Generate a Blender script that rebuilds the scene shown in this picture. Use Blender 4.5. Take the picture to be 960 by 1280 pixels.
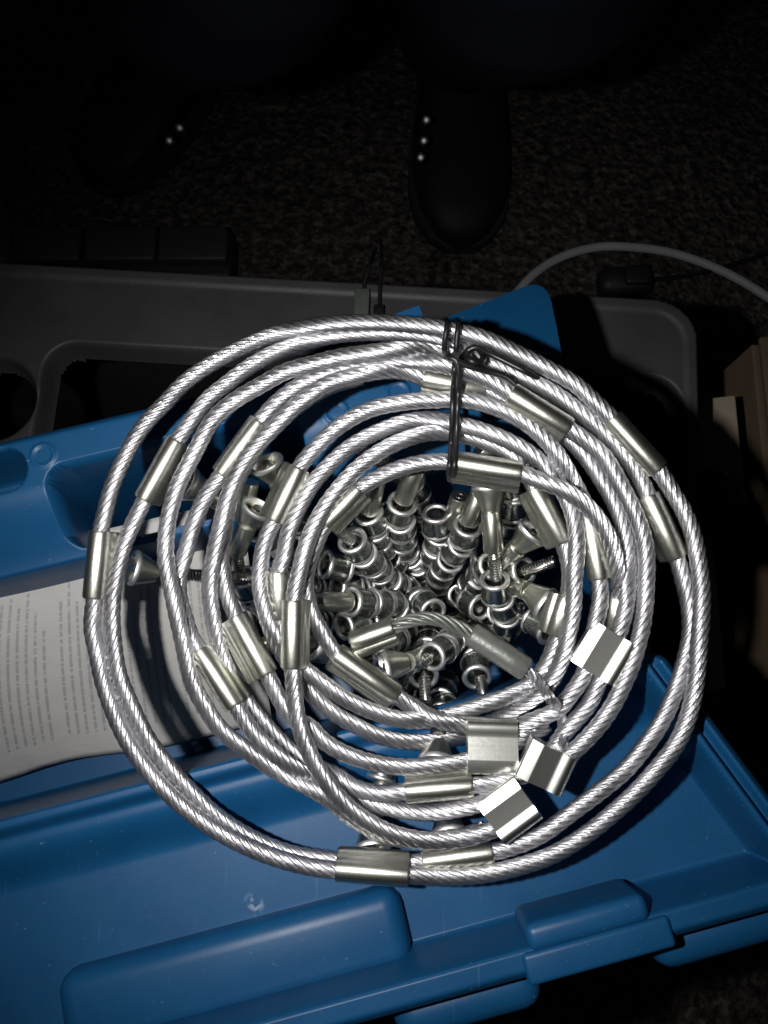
import bpy, bmesh, math, random
import numpy as np
from mathutils import Vector, Matrix
random.seed(7)
rng = np.random.default_rng(7)
for o in list(bpy.data.objects):
    bpy.data.objects.remove(o)
scene = bpy.context.scene
COL = scene.collection

# ------------------------------------------------------------------ camera
PITCH = math.radians(78.0)           # looking steeply down
FPX = 996.0                          # focal length in photograph pixels (960 x 1280)
CAM = np.array([0.0, 0.0, 0.75])
RIGHT = np.array([1.0, 0, 0])
UPV = np.array([0.0, math.sin(PITCH), math.cos(PITCH)])
FWD = np.array([0.0, math.cos(PITCH), -math.sin(PITCH)])
cd = bpy.data.cameras.new("camera")
cd.sensor_fit = 'VERTICAL'
cd.sensor_height = 36.0
cd.lens = FPX / 1280.0 * 36.0
cd.clip_start = 0.01
cd.clip_end = 50.0
cam = bpy.data.objects.new("camera", cd)
COL.objects.link(cam)
cam.location = CAM
cam.rotation_euler = (math.pi / 2 - PITCH, 0, 0)
scene.camera = cam

# ------------------------------------------------------------------ world and light
world = bpy.data.worlds.new("World")
scene.world = world
world.use_nodes = True
world.node_tree.nodes["Background"].inputs[0].default_value = (0.8, 0.85, 1.0, 1)
world.node_tree.nodes["Background"].inputs[1].default_value = 0.006

fl = bpy.data.lights.new("phone_flash", 'SPOT')
fl.energy = 3.3
fl.shadow_soft_size = 0.0045
fl.spot_size = math.radians(94)
fl.spot_blend = 1.0
fl.color = (1.0, 0.985, 0.97)
flash = bpy.data.objects.new("phone_flash", fl)
COL.objects.link(flash)
flash.location = CAM + RIGHT * -0.060 + UPV * 0.004
aim = Vector(CAM + FWD * 0.24 - UPV * 0.018 - RIGHT * 0.004) - Vector(flash.location)
flash.rotation_euler = aim.to_track_quat('-Z', 'Y').to_euler()

scene.view_settings.view_transform = 'Standard'
scene.view_settings.look = 'None'
scene.view_settings.exposure = 0.0
scene.view_settings.gamma = 1.0
scene.render.engine = 'CYCLES'
scene.render.resolution_x = 768
scene.render.resolution_y = 1024


# ------------------------------------------------------------------ pixel helpers
def ray(x, y):
    return FWD + RIGHT * ((x - 480) / FPX) - UPV * ((y - 640) / FPX)


def at(x, y, d):
    """point at a depth d along the viewing axis"""
    return CAM + ray(x, y) * d


def onz(x, y, z):
    r = ray(x, y)
    return CAM + r * ((z - CAM[2]) / r[2])


T14 = math.radians(14.0)
EU = np.array([math.cos(T14), math.sin(T14), 0])
EV = np.array([-math.sin(T14), math.cos(T14), 0])


def uvz(u, v, z):
    """case coordinates in metres to world"""
    return EU * u + EV * v + np.array([0, 0, z])


def touv(x, y, z):
    p = onz(x, y, z)
    return float(p @ EU), float(p @ EV)


# ------------------------------------------------------------------ materials
def new_mat(name):
    m = bpy.data.materials.new(name)
    m.use_nodes = True
    nt = m.node_tree
    b = nt.nodes["Principled BSDF"]
    return m, nt, b


def N(nt, t, **kw):
    n = nt.nodes.new(t)
    for k, v in kw.items():
        if k in n.inputs:
            n.inputs[k].default_value = v
        else:
            setattr(n, k, v)
    return n


def ramp(nt, fac, stops):
    r = nt.nodes.new("ShaderNodeValToRGB")
    el = r.color_ramp.elements
    while len(el) < len(stops):
        el.new(0.5)
    for e, (p, c) in zip(el, stops):
        e.position = p
        e.color = (*c, 1) if len(c) == 3 else c
    nt.links.new(fac, r.inputs[0])
    return r


def noise_mat(name, c1, c2, scale, rough=(0.4, 0.6), metallic=0.0, bump=0.0, bscale=None, detail=6.0, spec=0.5, bdist=0.001):
    m, nt, b = new_mat(name)
    tc = N(nt, "ShaderNodeTexCoord")
    n1 = N(nt, "ShaderNodeTexNoise", Scale=scale, Detail=detail, Roughness=0.6)
    nt.links.new(tc.outputs["Object"], n1.inputs["Vector"])
    r = ramp(nt, n1.outputs["Fac"], [(0.3, c1), (0.7, c2)])
    nt.links.new(r.outputs[0], b.inputs["Base Color"])
    mr = N(nt, "ShaderNodeMapRange")
    mr.inputs["To Min"].default_value = rough[0]
    mr.inputs["To Max"].default_value = rough[1]
    n2 = N(nt, "ShaderNodeTexNoise", Scale=scale * 2.3, Detail=4.0)
    nt.links.new(tc.outputs["Object"], n2.inputs["Vector"])
    nt.links.new(n2.outputs["Fac"], mr.inputs["Value"])
    nt.links.new(mr.outputs[0], b.inputs["Roughness"])
    b.inputs["Metallic"].default_value = metallic
    b.inputs["Specular IOR Level"].default_value = spec
    if bump:
        n3 = N(nt, "ShaderNodeTexNoise", Scale=bscale or scale * 4, Detail=5.0)
        nt.links.new(tc.outputs["Object"], n3.inputs["Vector"])
        bp = N(nt, "ShaderNodeBump", Strength=bump)
        bp.inputs["Distance"].default_value = bdist
        nt.links.new(n3.outputs["Fac"], bp.inputs["Height"])
        nt.links.new(bp.outputs[0], b.inputs["Normal"])
    return m


M = {}
M['blue'] = noise_mat('blue_plastic', (0.004, 0.062, 0.165), (0.006, 0.076, 0.192), 40, (0.38, 0.5), bump=0.10, bscale=1400, spec=0.4, bdist=0.0002)
M['sleeve'] = noise_mat('plated_sleeve_steel', (0.50, 0.50, 0.43), (0.66, 0.66, 0.60), 160, (0.27, 0.40), metallic=1.0, bump=0.25, bscale=500, bdist=0.00015)
M['steel'] = noise_mat('dull_roller_steel', (0.30, 0.32, 0.30), (0.46, 0.48, 0.455), 150, (0.22, 0.34), metallic=1.0, bump=0.15, bscale=500, bdist=0.00012)
M['bright'] = noise_mat('flash_glint_edge', (0.80, 0.80, 0.78), (0.9, 0.9, 0.88), 200, (0.38, 0.5), metallic=1.0)  # flash highlight on roller rims and cup lips, put into a lighter colour
M['spring'] = noise_mat('spring_wire', (0.4, 0.4, 0.38), (0.6, 0.6, 0.57), 300, (0.25, 0.4), metallic=1.0)
M['clip'] = noise_mat('brushed_clip_steel', (0.62, 0.62, 0.57), (0.74, 0.74, 0.70), 220, (0.27, 0.36), metallic=1.0, bump=0.14, bscale=900, bdist=0.0001)
M['graycable'] = noise_mat('dull_sleeving', (0.16, 0.17, 0.155), (0.24, 0.25, 0.23), 200, (0.35, 0.5), metallic=0.5, bump=0.15, bscale=700)
M['tie'] = noise_mat('black_coated_wire', (0.006, 0.006, 0.007), (0.014, 0.014, 0.016), 200, (0.3, 0.45))
M['blackbox'] = noise_mat('black_textured_plastic', (0.034, 0.032, 0.034), (0.050, 0.047, 0.050), 30, (0.45, 0.62), bump=0.35, bscale=600, bdist=0.0003)
M['darkpart'] = noise_mat('dark_plastic', (0.012, 0.012, 0.013), (0.02, 0.02, 0.021), 60, (0.5, 0.65), bump=0.1)
M['beige'] = noise_mat('beige_board', (0.20, 0.16, 0.11), (0.27, 0.22, 0.16), 40, (0.6, 0.8))
M['card'] = noise_mat('brown_cardboard', (0.085, 0.058, 0.036), (0.12, 0.082, 0.05), 25, (0.75, 0.9), bump=0.2)
M['palewood'] = noise_mat('pale_board', (0.22, 0.18, 0.13), (0.30, 0.25, 0.19), 40, (0.7, 0.85))
M['whitecable'] = noise_mat('white_cable_jacket', (0.42, 0.42, 0.43), (0.5, 0.5, 0.5), 60, (0.4, 0.5))
M['denim'] = noise_mat('dark_denim', (0.010, 0.012, 0.022), (0.018, 0.021, 0.036), 900, (0.85, 0.95), bump=0.4, bscale=1500, spec=0.15)
M['shoe'] = noise_mat('dark_shoe_leather', (0.005, 0.0045, 0.0045), (0.010, 0.009, 0.0085), 60, (0.5, 0.7), bump=0.2, spec=0.25)
M['eyelet'] = noise_mat('polished_eyelet', (0.7, 0.7, 0.7), (0.8, 0.8, 0.8), 60, (0.25, 0.35), metallic=1.0)
M['greenplug'] = noise_mat('grey_green_plug', (0.06, 0.075, 0.06), (0.08, 0.1, 0.08), 90, (0.45, 0.6))
M['purple'] = noise_mat('glossy_purple', (0.03, 0.012, 0.10), (0.045, 0.018, 0.14), 40, (0.12, 0.2))
M['chrome'] = noise_mat('shiny_scrap', (0.6, 0.6, 0.62), (0.75, 0.75, 0.78), 60, (0.2, 0.3), metallic=1.0)


def add_scuff(m, p, size):
    nt = m.node_tree
    b = nt.nodes["Principled BSDF"]
    tc = N(nt, "ShaderNodeTexCoord")
    vm = N(nt, "ShaderNodeVectorMath", operation='DISTANCE')
    vm.inputs[1].default_value = tuple(p)
    nz = N(nt, "ShaderNodeTexNoise", Scale=420.0, Detail=4.0)
    nt.links.new(tc.outputs["Object"], vm.inputs[0]); nt.links.new(tc.outputs["Object"], nz.inputs["Vector"])
    r1_ = ramp(nt, vm.outputs["Value"], [(0.0, (1, 1, 1)), (size, (0, 0, 0))])
    r2_ = ramp(nt, nz.outputs["Fac"], [(0.48, (0, 0, 0)), (0.6, (1, 1, 1))])
    mu = N(nt, "ShaderNodeMath", operation='MULTIPLY')
    nt.links.new(r1_.outputs[0], mu.inputs[0]); nt.links.new(r2_.outputs[0], mu.inputs[1])
    # fine dust and hairline scratches everywhere
    d1 = N(nt, "ShaderNodeTexNoise", Scale=700.0, Detail=2.0)
    nt.links.new(tc.outputs["Object"], d1.inputs["Vector"])
    r3 = ramp(nt, d1.outputs["Fac"], [(0.72, (0, 0, 0)), (0.80, (0.35, 0.35, 0.35))])
    mp = N(nt, "ShaderNodeMapping"); mp.inputs["Scale"].default_value = (900, 40, 300); mp.inputs["Rotation"].default_value = (0, 0, 0.7)
    nt.links.new(tc.outputs["Object"], mp.inputs[0])
    d2 = N(nt, "ShaderNodeTexNoise", Scale=1.0, Detail=2.0)
    nt.links.new(mp.outputs[0], d2.inputs["Vector"])
    r4 = ramp(nt, d2.outputs["Fac"], [(0.70, (0, 0, 0)), (0.78, (0.10, 0.10, 0.10))])
    a1 = N(nt, "ShaderNodeMath", operation='MAXIMUM'); a2 = N(nt, "ShaderNodeMath", operation='MAXIMUM')
    nt.links.new(r3.outputs[0], a1.inputs[0]); nt.links.new(r4.outputs[0], a1.inputs[1])
    nt.links.new(a1.outputs[0], a2.inputs[0]); nt.links.new(mu.outputs[0], a2.inputs[1])
    old = b.inputs["Base Color"].links[0].from_socket
    mx = N(nt, "ShaderNodeMixRGB")
    mx.inputs[2].default_value = (0.30, 0.38, 0.45, 1)
    nt.links.new(a2.outputs[0], mx.inputs[0]); nt.links.new(old, mx.inputs[1])
    nt.links.new(mx.outputs[0], b.inputs["Base Color"])


def cable_material():
    m, nt, b = new_mat('galvanized_wire_rope')
    uv = N(nt, "ShaderNodeUVMap")
    sep = N(nt, "ShaderNodeSeparateXYZ")
    nt.links.new(uv.outputs[0], sep.inputs[0])
    # wires of each strand: ridges running the other way round the strand
    a = N(nt, "ShaderNodeMath", operation='MULTIPLY'); a.inputs[1].default_value = 7.0
    nt.links.new(sep.outputs[1], a.inputs[0])
    c = N(nt, "ShaderNodeMath", operation='MULTIPLY'); c.inputs[1].default_value = 0.75
    nt.links.new(sep.outputs[0], c.inputs[0])
    s = N(nt, "ShaderNodeMath", operation='ADD')
    nt.links.new(a.outputs[0], s.inputs[0]); nt.links.new(c.outputs[0], s.inputs[1])
    t = N(nt, "ShaderNodeMath", operation='MULTIPLY'); t.inputs[1].default_value = 2 * math.pi
    nt.links.new(s.outputs[0], t.inputs[0])
    sn = N(nt, "ShaderNodeMath", operation='SINE')
    nt.links.new(t.outputs[0], sn.inputs[0])
    bp = N(nt, "ShaderNodeBump", Strength=0.6)
    bp.inputs["Distance"].default_value = 0.00007
    nt.links.new(sn.outputs[0], bp.inputs["Height"])
    tc = N(nt, "ShaderNodeTexCoord")
    n1 = N(nt, "ShaderNodeTexNoise", Scale=900.0, Detail=3.0)
    nt.links.new(tc.outputs["Object"], n1.inputs["Vector"])
    b2 = N(nt, "ShaderNodeBump", Strength=0.12)
    b2.inputs["Distance"].default_value = 0.00012
    nt.links.new(n1.outputs["Fac"], b2.inputs["Height"])
    nt.links.new(bp.outputs[0], b2.inputs["Normal"])
    nt.links.new(b2.outputs[0], b.inputs["Normal"])
    n2 = N(nt, "ShaderNodeTexNoise", Scale=120.0, Detail=4.0)
    nt.links.new(tc.outputs["Object"], n2.inputs["Vector"])
    r = ramp(nt, n2.outputs["Fac"], [(0.3, (0.60, 0.595, 0.62)), (0.7, (0.90, 0.895, 0.92))])
    nt.links.new(r.outputs[0], b.inputs["Base Color"])
    b.inputs["Metallic"].default_value = 1.0
    b.inputs["Roughness"].default_value = 0.33
    return m


M['rope'] = cable_material()


def carpet_material():
    m, nt, b = new_mat('speckled_carpet')
    tc = N(nt, "ShaderNodeTexCoord")
    n1 = N(nt, "ShaderNodeTexNoise", Scale=95.0, Detail=6.0, Roughness=0.75)
    n2 = N(nt, "ShaderNodeTexNoise", Scale=9.0, Detail=3.0)
    v = N(nt, "ShaderNodeTexVoronoi", Scale=130.0)
    for n in (n1, n2, v):
        nt.links.new(tc.outputs["Object"], n.inputs["Vector"])
    r = ramp(nt, n1.outputs["Fac"], [(0.36, (0.022, 0.018, 0.016)), (0.5, (0.068, 0.058, 0.053)), (0.66, (0.19, 0.165, 0.15))])
    mx = N(nt, "ShaderNodeMixRGB", blend_type='MULTIPLY')
    mx.inputs[0].default_value = 0.6
    r2 = ramp(nt, n2.outputs["Fac"], [(0.3, (0.55, 0.55, 0.55)), (0.7, (1, 1, 1))])
    nt.links.new(r.outputs[0], mx.inputs[1]); nt.links.new(r2.outputs[0], mx.inputs[2])
    nt.links.new(mx.outputs[0], b.inputs["Base Color"])
    b.inputs["Roughness"].default_value = 0.95
    b.inputs["Specular IOR Level"].default_value = 0.1
    bp = N(nt, "ShaderNodeBump", Strength=1.0)
    bp.inputs["Distance"].default_value = 0.006
    nt.links.new(v.outputs["Distance"], bp.inputs["Height"])
    nt.links.new(bp.outputs[0], b.inputs["Normal"])
    return m


M['carpet'] = carpet_material()


def paper_material():
    """white leaflet, print as rows of broken grey marks along the sheet (uv in millimetres)"""
    m, nt, b = new_mat('printed_leaflet')
    uv = N(nt, "ShaderNodeUVMap")
    sep = N(nt, "ShaderNodeSeparateXYZ")
    nt.links.new(uv.outputs[0], sep.inputs[0])

    def math_(op, a, bb=None):
        n = N(nt, "ShaderNodeMath", operation=op)
        for i, q in enumerate((a, bb)):
            if q is None:
                continue
            if isinstance(q, (int, float)):
                n.inputs[i].default_value = q
            else:
                nt.links.new(q, n.inputs[i])
        return n.outputs[0]
    x, y = sep.outputs[0], sep.outputs[1]
    row = math_('DIVIDE', x, 3.3)
    fr = math_('FRACT', row)
    idx = math_('FLOOR', row)
    line = math_('LESS_THAN', math_('ABSOLUTE', math_('SUBTRACT', fr, 0.5)), 0.17)
    wn = N(nt, "ShaderNodeTexWhiteNoise", noise_dimensions='1D')
    nt.links.new(idx, wn.inputs["W"])
    vec = N(nt, "ShaderNodeCombineXYZ")
    nt.links.new(math_('MULTIPLY', idx, 7.31), vec.inputs[0])
    nt.links.new(math_('MULTIPLY', y, 0.95), vec.inputs[1])
    nz = N(nt, "ShaderNodeTexNoise", Scale=1.0, Detail=3.0, Roughness=0.75)
    nt.links.new(vec.outputs[0], nz.inputs["Vector"])
    letters = math_('GREATER_THAN', nz.outputs["Fac"], 0.44)
    # ragged line length and blocks (paragraph gaps)
    lo = math_('GREATER_THAN', y, 9.0)
    hi = math_('LESS_THAN', y, math_('ADD', 46.0, math_('MULTIPLY', wn.outputs["Value"], 22.0)))
    para = math_('GREATER_THAN', math_('FRACT', math_('DIVIDE', math_('ADD', x, 3.0), 23.0)), 0.13)
    ink = math_('MULTIPLY', math_('MULTIPLY', line, letters), math_('MULTIPLY', math_('MULTIPLY', lo, hi), para))
    # soft smudge so that the far print stays grey
    mix = N(nt, "ShaderNodeMixRGB")
    mix.inputs[1].default_value = (0.46, 0.447, 0.43, 1)
    mix.inputs[2].default_value = (0.13, 0.13, 0.135, 1)
    nt.links.new(math_('MULTIPLY', ink, 0.45), mix.inputs[0])
    nt.links.new(mix.outputs[0], b.inputs["Base Color"])
    b.inputs["Roughness"].default_value = 0.55
    tc = N(nt, "ShaderNodeTexCoord")
    n1 = N(nt, "ShaderNodeTexNoise", Scale=45.0, Detail=3.0)
    nt.links.new(tc.outputs["Object"], n1.inputs["Vector"])
    bp = N(nt, "ShaderNodeBump", Strength=0.35)
    bp.inputs["Distance"].default_value = 0.004
    nt.links.new(n1.outputs["Fac"], bp.inputs["Height"])
    nt.links.new(bp.outputs[0], b.inputs["Normal"])
    return m


M['paper'] = paper_material()


# ------------------------------------------------------------------ mesh helpers
def tag(o, label=None, cat=None, group=None, kind=None):
    if label: o['label'] = label
    if cat: o['category'] = cat
    if group: o['group'] = group
    if kind: o['kind'] = kind
    return o


def link(name, me, mat, parent=None):
    o = bpy.data.objects.new(name, me)
    COL.objects.link(o)
    if mat is not None and not me.materials:
        me.materials.append(mat)
    if parent is not None:
        o.parent = parent
    return o


def empty(name, loc=(0, 0, 0)):
    o = bpy.data.objects.new(name, None)
    o.empty_display_size = 0.01
    COL.objects.link(o)
    o.location = loc
    return o


def mesh(name, v, f, smooth=True, uvs=None):
    me = bpy.data.meshes.new(name)
    me.from_pydata([tuple(map(float, p)) for p in v], [], f)
    if smooth:
        me.polygons.foreach_set("use_smooth", [True] * len(me.polygons))
    if uvs is not None:
        lay = me.uv_layers.new(name="UVMap")
        idx = np.empty(len(me.loops), dtype=np.int32)
        me.loops.foreach_get("vertex_index", idx)
        lay.data.foreach_set("uv", np.asarray(uvs, dtype=np.float32)[idx].ravel())
    me.update()
    return me


def sharp(me, ang=35):
    me.polygons.foreach_set("use_smooth", [True] * len(me.polygons))
    me.set_sharp_from_angle(angle=math.radians(ang))
    return me


def catmull(P, step, closed=False):
    """dense, evenly spaced Catmull-Rom samples through P"""
    P = np.asarray(P, float)
    n = len(P)
    out = []
    segs = n if closed else n - 1
    for i in range(segs):
        p1, p2 = P[i], P[(i + 1) % n]
        p0 = P[(i - 1) % n] if (closed or i > 0) else 2 * p1 - p2
        p3 = P[(i + 2) % n] if (closed or i < n - 2) else 2 * p2 - p1
        # centripetal parametrisation
        t1 = max(np.linalg.norm(p1 - p0) ** 0.5, 1e-9); t2 = t1 + max(np.linalg.norm(p2 - p1) ** 0.5, 1e-9)
        t3 = t2 + max(np.linalg.norm(p3 - p2) ** 0.5, 1e-9)
        tt = np.linspace(t1, t2, 14, endpoint=False)[:, None]
        A1 = (t1 - tt) / t1 * p0 + tt / t1 * p1
        A2 = (t2 - tt) / (t2 - t1) * p1 + (tt - t1) / (t2 - t1) * p2
        A3 = (t3 - tt) / (t3 - t2) * p2 + (tt - t2) / (t3 - t2) * p3
        B1 = (t2 - tt) / t2 * A1 + tt / t2 * A2
        B2 = (t3 - tt) / (t3 - t1) * A2 + (tt - t1) / (t3 - t1) * A3
        out.append((t2 - tt) / (t2 - t1) * B1 + (tt - t1) / (t2 - t1) * B2)
    D = np.vstack(out + [P[:1] if closed else P[-1:]])
    s = np.concatenate([[0], np.cumsum(np.linalg.norm(np.diff(D, axis=0), axis=1))])
    k = max(int(round(s[-1] / step)), 3)
    ss = np.linspace(0, s[-1], k + 1)
    return np.stack([np.interp(ss, s, D[:, j]) for j in range(D.shape[1])], 1)


def frames(P, closed=False):
    """tangents and rotation-minimising normals along P"""
    T = np.gradient(P, axis=0)
    if closed:
        T[0] = T[-1] = P[1] - P[-2]
    T /= np.linalg.norm(T, axis=1)[:, None]
    n0 = np.cross(T[0], [0.13, 0.21, 0.97]); n0 /= np.linalg.norm(n0)
    Ns = [n0]
    for i in range(1, len(P)):
        v = Ns[-1] - T[i] * (Ns[-1] @ T[i])
        Ns.append(v / np.linalg.norm(v))
    Ns = np.array(Ns)
    return T, Ns, np.cross(T, Ns)


def tube_arrays(P, r, sides=10, cap=True):
    T, A, B = frames(P)
    n = len(P)
    r = np.broadcast_to(np.asarray(r, float), (n,))
    a = np.arange(sides) * 2 * math.pi / sides
    V = P[:, None, :] + r[:, None, None] * (np.cos(a)[None, :, None] * A[:, None, :] + np.sin(a)[None, :, None] * B[:, None, :])
    F = []
    for i in range(n - 1):
        for j in range(sides):
            k = (j + 1) % sides
            F.append((i * sides + j, i * sides + k, (i + 1) * sides + k, (i + 1) * sides + j))
    if cap:
        F.append(tuple(range(sides))[::-1])
        F.append(tuple((n - 1) * sides + j for j in range(sides)))
    return V.reshape(-1, 3), F


def tube(name, P, r, mat, parent=None, sides=10, step=0.002):
    D = catmull(P, step) if len(P) > 2 else np.asarray(P, float)
    V, F = tube_arrays(D, r, sides)
    return link(name, sharp(mesh(name, V, F), 50), mat, parent)


def join_arrays(parts):
    V, F, off = [], [], 0
    for v, f in parts:
        V.append(np.asarray(v, float)); F += [tuple(i + off for i in q) for q in f]
        off += len(v)
    return np.vstack(V), F


def lathe(profile, sides=24, closed=False):
    """profile of (radius, z) revolved about z"""
    V, F = [], []
    n = len(profile)
    for r, z in profile:
        for j in range(sides):
            a = 2 * math.pi * j / sides
            V.append((r * math.cos(a), r * math.sin(a), z))
    for i in range(n if closed else n - 1):
        i2 = (i + 1) % n
        for j in range(sides):
            k = (j + 1) % sides
            F.append((i * sides + j, i * sides + k, i2 * sides + k, i2 * sides + j))
    return np.array(V), F


def extrude_profile(prof, length, ends=0.0):
    """closed 2D profile (x, z) pushed along y, centred; slightly drawn-in ends"""
    n = len(prof)
    P = np.array(prof)
    ys = [-length / 2, -length / 2 + ends, length / 2 - ends, length / 2] if ends else [-length / 2, length / 2]
    sc = [0.93, 1, 1, 0.93] if ends else [1, 1]
    V = np.vstack([np.stack([P[:, 0] * s, np.full(n, y), P[:, 1] * s], 1) for y, s in zip(ys, sc)])
    F = []
    for i in range(len(ys) - 1):
        for j in range(n):
            k = (j + 1) % n
            F.append((i * n + j, (i + 1) * n + j, (i + 1) * n + k, i * n + k))
    F.append(tuple(range(n)))
    F.append(tuple((len(ys) - 1) * n + j for j in range(n))[::-1])
    return V, F


def rbox(name, c, size, bevel, mat, parent=None, axes=None, seg=3, taper=None):
    """rounded box; axes = three unit vectors (rows)"""
    bm = bmesh.new()
    bmesh.ops.create_cube(bm, size=1.0)
    for v in bm.verts:
        k = 1.0
        if taper and v.co.z > 0:
            k = taper
        v.co = Vector((v.co.x * size[0] * k, v.co.y * size[1] * k, v.co.z * size[2]))
    if bevel:
        bmesh.ops.bevel(bm, geom=list(bm.edges), offset=bevel, segments=seg, profile=0.5, affect='EDGES', clamp_overlap=True)
    ax = np.eye(3) if axes is None else np.asarray(axes)
    for v in bm.verts:
        p = np.asarray(c) + ax[0] * v.co.x + ax[1] * v.co.y + ax[2] * v.co.z
        v.co = Vector(p)
    bmesh.ops.recalc_face_normals(bm, faces=bm.faces)
    me = bpy.data.meshes.new(name)
    bm.to_mesh(me); bm.free()
    return link(name, sharp(me, 40), mat, parent)


ZAX = np.array([0, 0, 1.0])
CASE_AXES = np.stack([EU, EV, ZAX])


def sstep(x, a, b):
    t = np.clip((x - a) / (b - a), 0, 1)
    return t * t * (3 - 2 * t)


def sd_round(u, v, u0, u1, v0, v1, r):
    """signed distance to a rounded rectangle (negative inside)"""
    cx, cy = (u0 + u1) / 2, (v0 + v1) / 2
    hx, hy = (u1 - u0) / 2 - r, (v1 - v0) / 2 - r
    dx, dy = np.abs(u - cx) - hx, np.abs(v - cy) - hy
    return np.hypot(np.maximum(dx, 0), np.maximum(dy, 0)) + np.minimum(np.maximum(dx, dy), 0) - r


def sd_poly(u, v, poly):
    d = np.full(u.shape, 1e9)
    inside = np.zeros(u.shape, bool)
    n = len(poly)
    for i in range(n):
        x0, y0 = poly[i]; x1, y1 = poly[(i + 1) % n]
        ex, ey = x1 - x0, y1 - y0
        t = np.clip(((u - x0) * ex + (v - y0) * ey) / (ex * ex + ey * ey), 0, 1)
        d = np.minimum(d, np.hypot(u - x0 - t * ex, v - y0 - t * ey))
        c = ((y0 > v) != (y1 > v)) & (u < (x1 - x0) * (v - y0) / (y1 - y0 + 1e-12) + x0)
        inside ^= c
    return np.where(inside, -d, d)


def height_mesh(name, us, vs, zfun, to_world, mat, zcut, parent=None, opening=None):
    U, Vv = np.meshgrid(us, vs)
    Z = zfun(U, Vv)
    P = to_world(U, Vv, Z)
    nu, nv = len(us), len(vs)
    keep = Z > zcut
    idx = np.arange(nu * nv).reshape(nv, nu)
    q = np.stack([idx[:-1, :-1], idx[:-1, 1:], idx[1:, 1:], idx[1:, :-1]], -1).reshape(-1, 4)
    k = keep.ravel()
    q = q[k[q].any(1)]
    if opening is not None:
        h = opening(U, Vv, Z).ravel()
        q = q[~h[q].any(1)]
    used = np.unique(q)
    remap = np.full(nu * nv, -1); remap[used] = np.arange(len(used))
    me = mesh(name, P.reshape(-1, 3)[used], [tuple(a) for a in remap[q].tolist()])
    return link(name, me, mat, parent)


# ================================================================== floor
me = mesh('carpet', [(-2.2, -1.6, 0), (2.2, -1.6, 0), (2.2, 2.6, 0), (-2.2, 2.6, 0)], [(0, 1, 2, 3)], smooth=False)
tag(link('carpet', me, M['carpet']), 'speckled dark brown carpet under everything', kind='structure')

# ================================================================== black storage box under the blue case
BZ = 0.392
TB = math.radians(-3.5)
BU = np.array([math.cos(TB), math.sin(TB), 0]); BV = np.array([-math.sin(TB), math.cos(TB), 0])


def tob(x, y, z):
    p = onz(x, y, z)
    return float(p @ BU), float(p @ BV)


bl = tob(0, 328, BZ); br = tob(878, 470, BZ); bt = tob(500, 352, BZ)
b_u0, b_u1, b_v1, b_v0 = bl[0] - 0.10, br[0], bt[1], -0.062
r1 = tob(62, 430, BZ - 0.002)
hole = tob(-12, 497, BZ)


oc = [touv(x, y, 0.505) for x, y in ((690, 372), (703, 455), (824, 820), (960, 1003), (1035, 1100))]
outline = [(-0.175, 0.104), (0.030, 0.104), (oc[0][0] - 0.012, 0.094), (oc[0][0] - 0.004, 0.090), (oc[1][0] - 0.003, oc[1][1]), oc[2], oc[3], oc[4], (oc[4][0] + 0.004, -0.0865), (-0.175, -0.0865)]


def box_z(u, v):
    d = sd_round(u, v, b_u0, b_u1, b_v0, b_v1, 0.022)
    top = BZ - 0.0 * u
    z = top.copy() if hasattr(top, 'copy') else np.full(u.shape, BZ)
    lip = sd_round(u, v, b_u0 + 0.006, b_u1 - 0.006, b_v0 + 0.006, b_v1 - 0.006, 0.018)
    z = z - 0.0010 * sstep(-lip, 0.0, 0.003) * 1.0
    well = sd_round(u, v, r1[0], b_u1 - 0.010, b_v0 + 0.02, r1[1], 0.014)
    # the blue case stands on a raised platform inside the recess
    W_ = u[..., None] * BU + v[..., None] * BV
    dc = sd_poly(W_ @ EU, W_ @ EV, outline)
    z = z - 0.0065 * sstep(-well, -0.002, 0.003) - (0.006 * sstep(-well, -0.002, 0.003) + 0.14 * sstep(-well, 0.003, 0.006)) * sstep(dc, -0.016, -0.010)
    hd = np.hypot(u - hole[0], v - hole[1]) - 0.020
    z = z - 0.012 * sstep(-hd, -0.002, 0.003) - 0.12 * sstep(-hd, 0.003, 0.006)
    z = z - 0.39 * sstep(d, -0.002, 0.003) * 0.999
    return z


def box_open(u, v, z):
    well = sd_round(u, v, r1[0], b_u1 - 0.010, b_v0 + 0.02, r1[1], 0.014)
    W_ = u[..., None] * BU + v[..., None] * BV
    dc = sd_poly(W_ @ EU, W_ @ EV, outline)
    return ((well < -0.0032) & (dc > -0.012)) | (np.hypot(u - hole[0], v - hole[1]) < 0.0168)


bb = empty('black_box', tuple(BU * (b_u0 + b_u1) / 2 + BV * (b_v0 + b_v1) / 2))
tag(bb, 'large black plastic box with a recessed top under the blue case', 'box')
off = np.array(bb.location)
height_mesh('lid', np.arange(b_u0 - 0.006, b_u1 + 0.007, 0.0009), np.arange(b_v0 - 0.006, b_v1 + 0.007, 0.0009), box_z,
            lambda U, V, Z: U[..., None] * BU + V[..., None] * BV + Z[..., None] * ZAX - off, M['blackbox'], BZ - 0.285, bb,
            opening=box_open)
cbv = BU * (b_u0 + b_u1) / 2 + BV * (b_v0 + b_v1) / 2
rbox('body', cbv - off + ZAX * 0.060, (b_u1 - b_u0 - 0.012, b_v1 - b_v0 - 0.012, 0.120), 0.018, M['blackbox'], bb, np.stack([BU, BV, ZAX]))

rbox('platform', uvz(-0.045, 0.022, 0.250) - off, (0.19, 0.105, 0.266), 0.004, M['blackbox'], bb, CASE_AXES)

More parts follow.
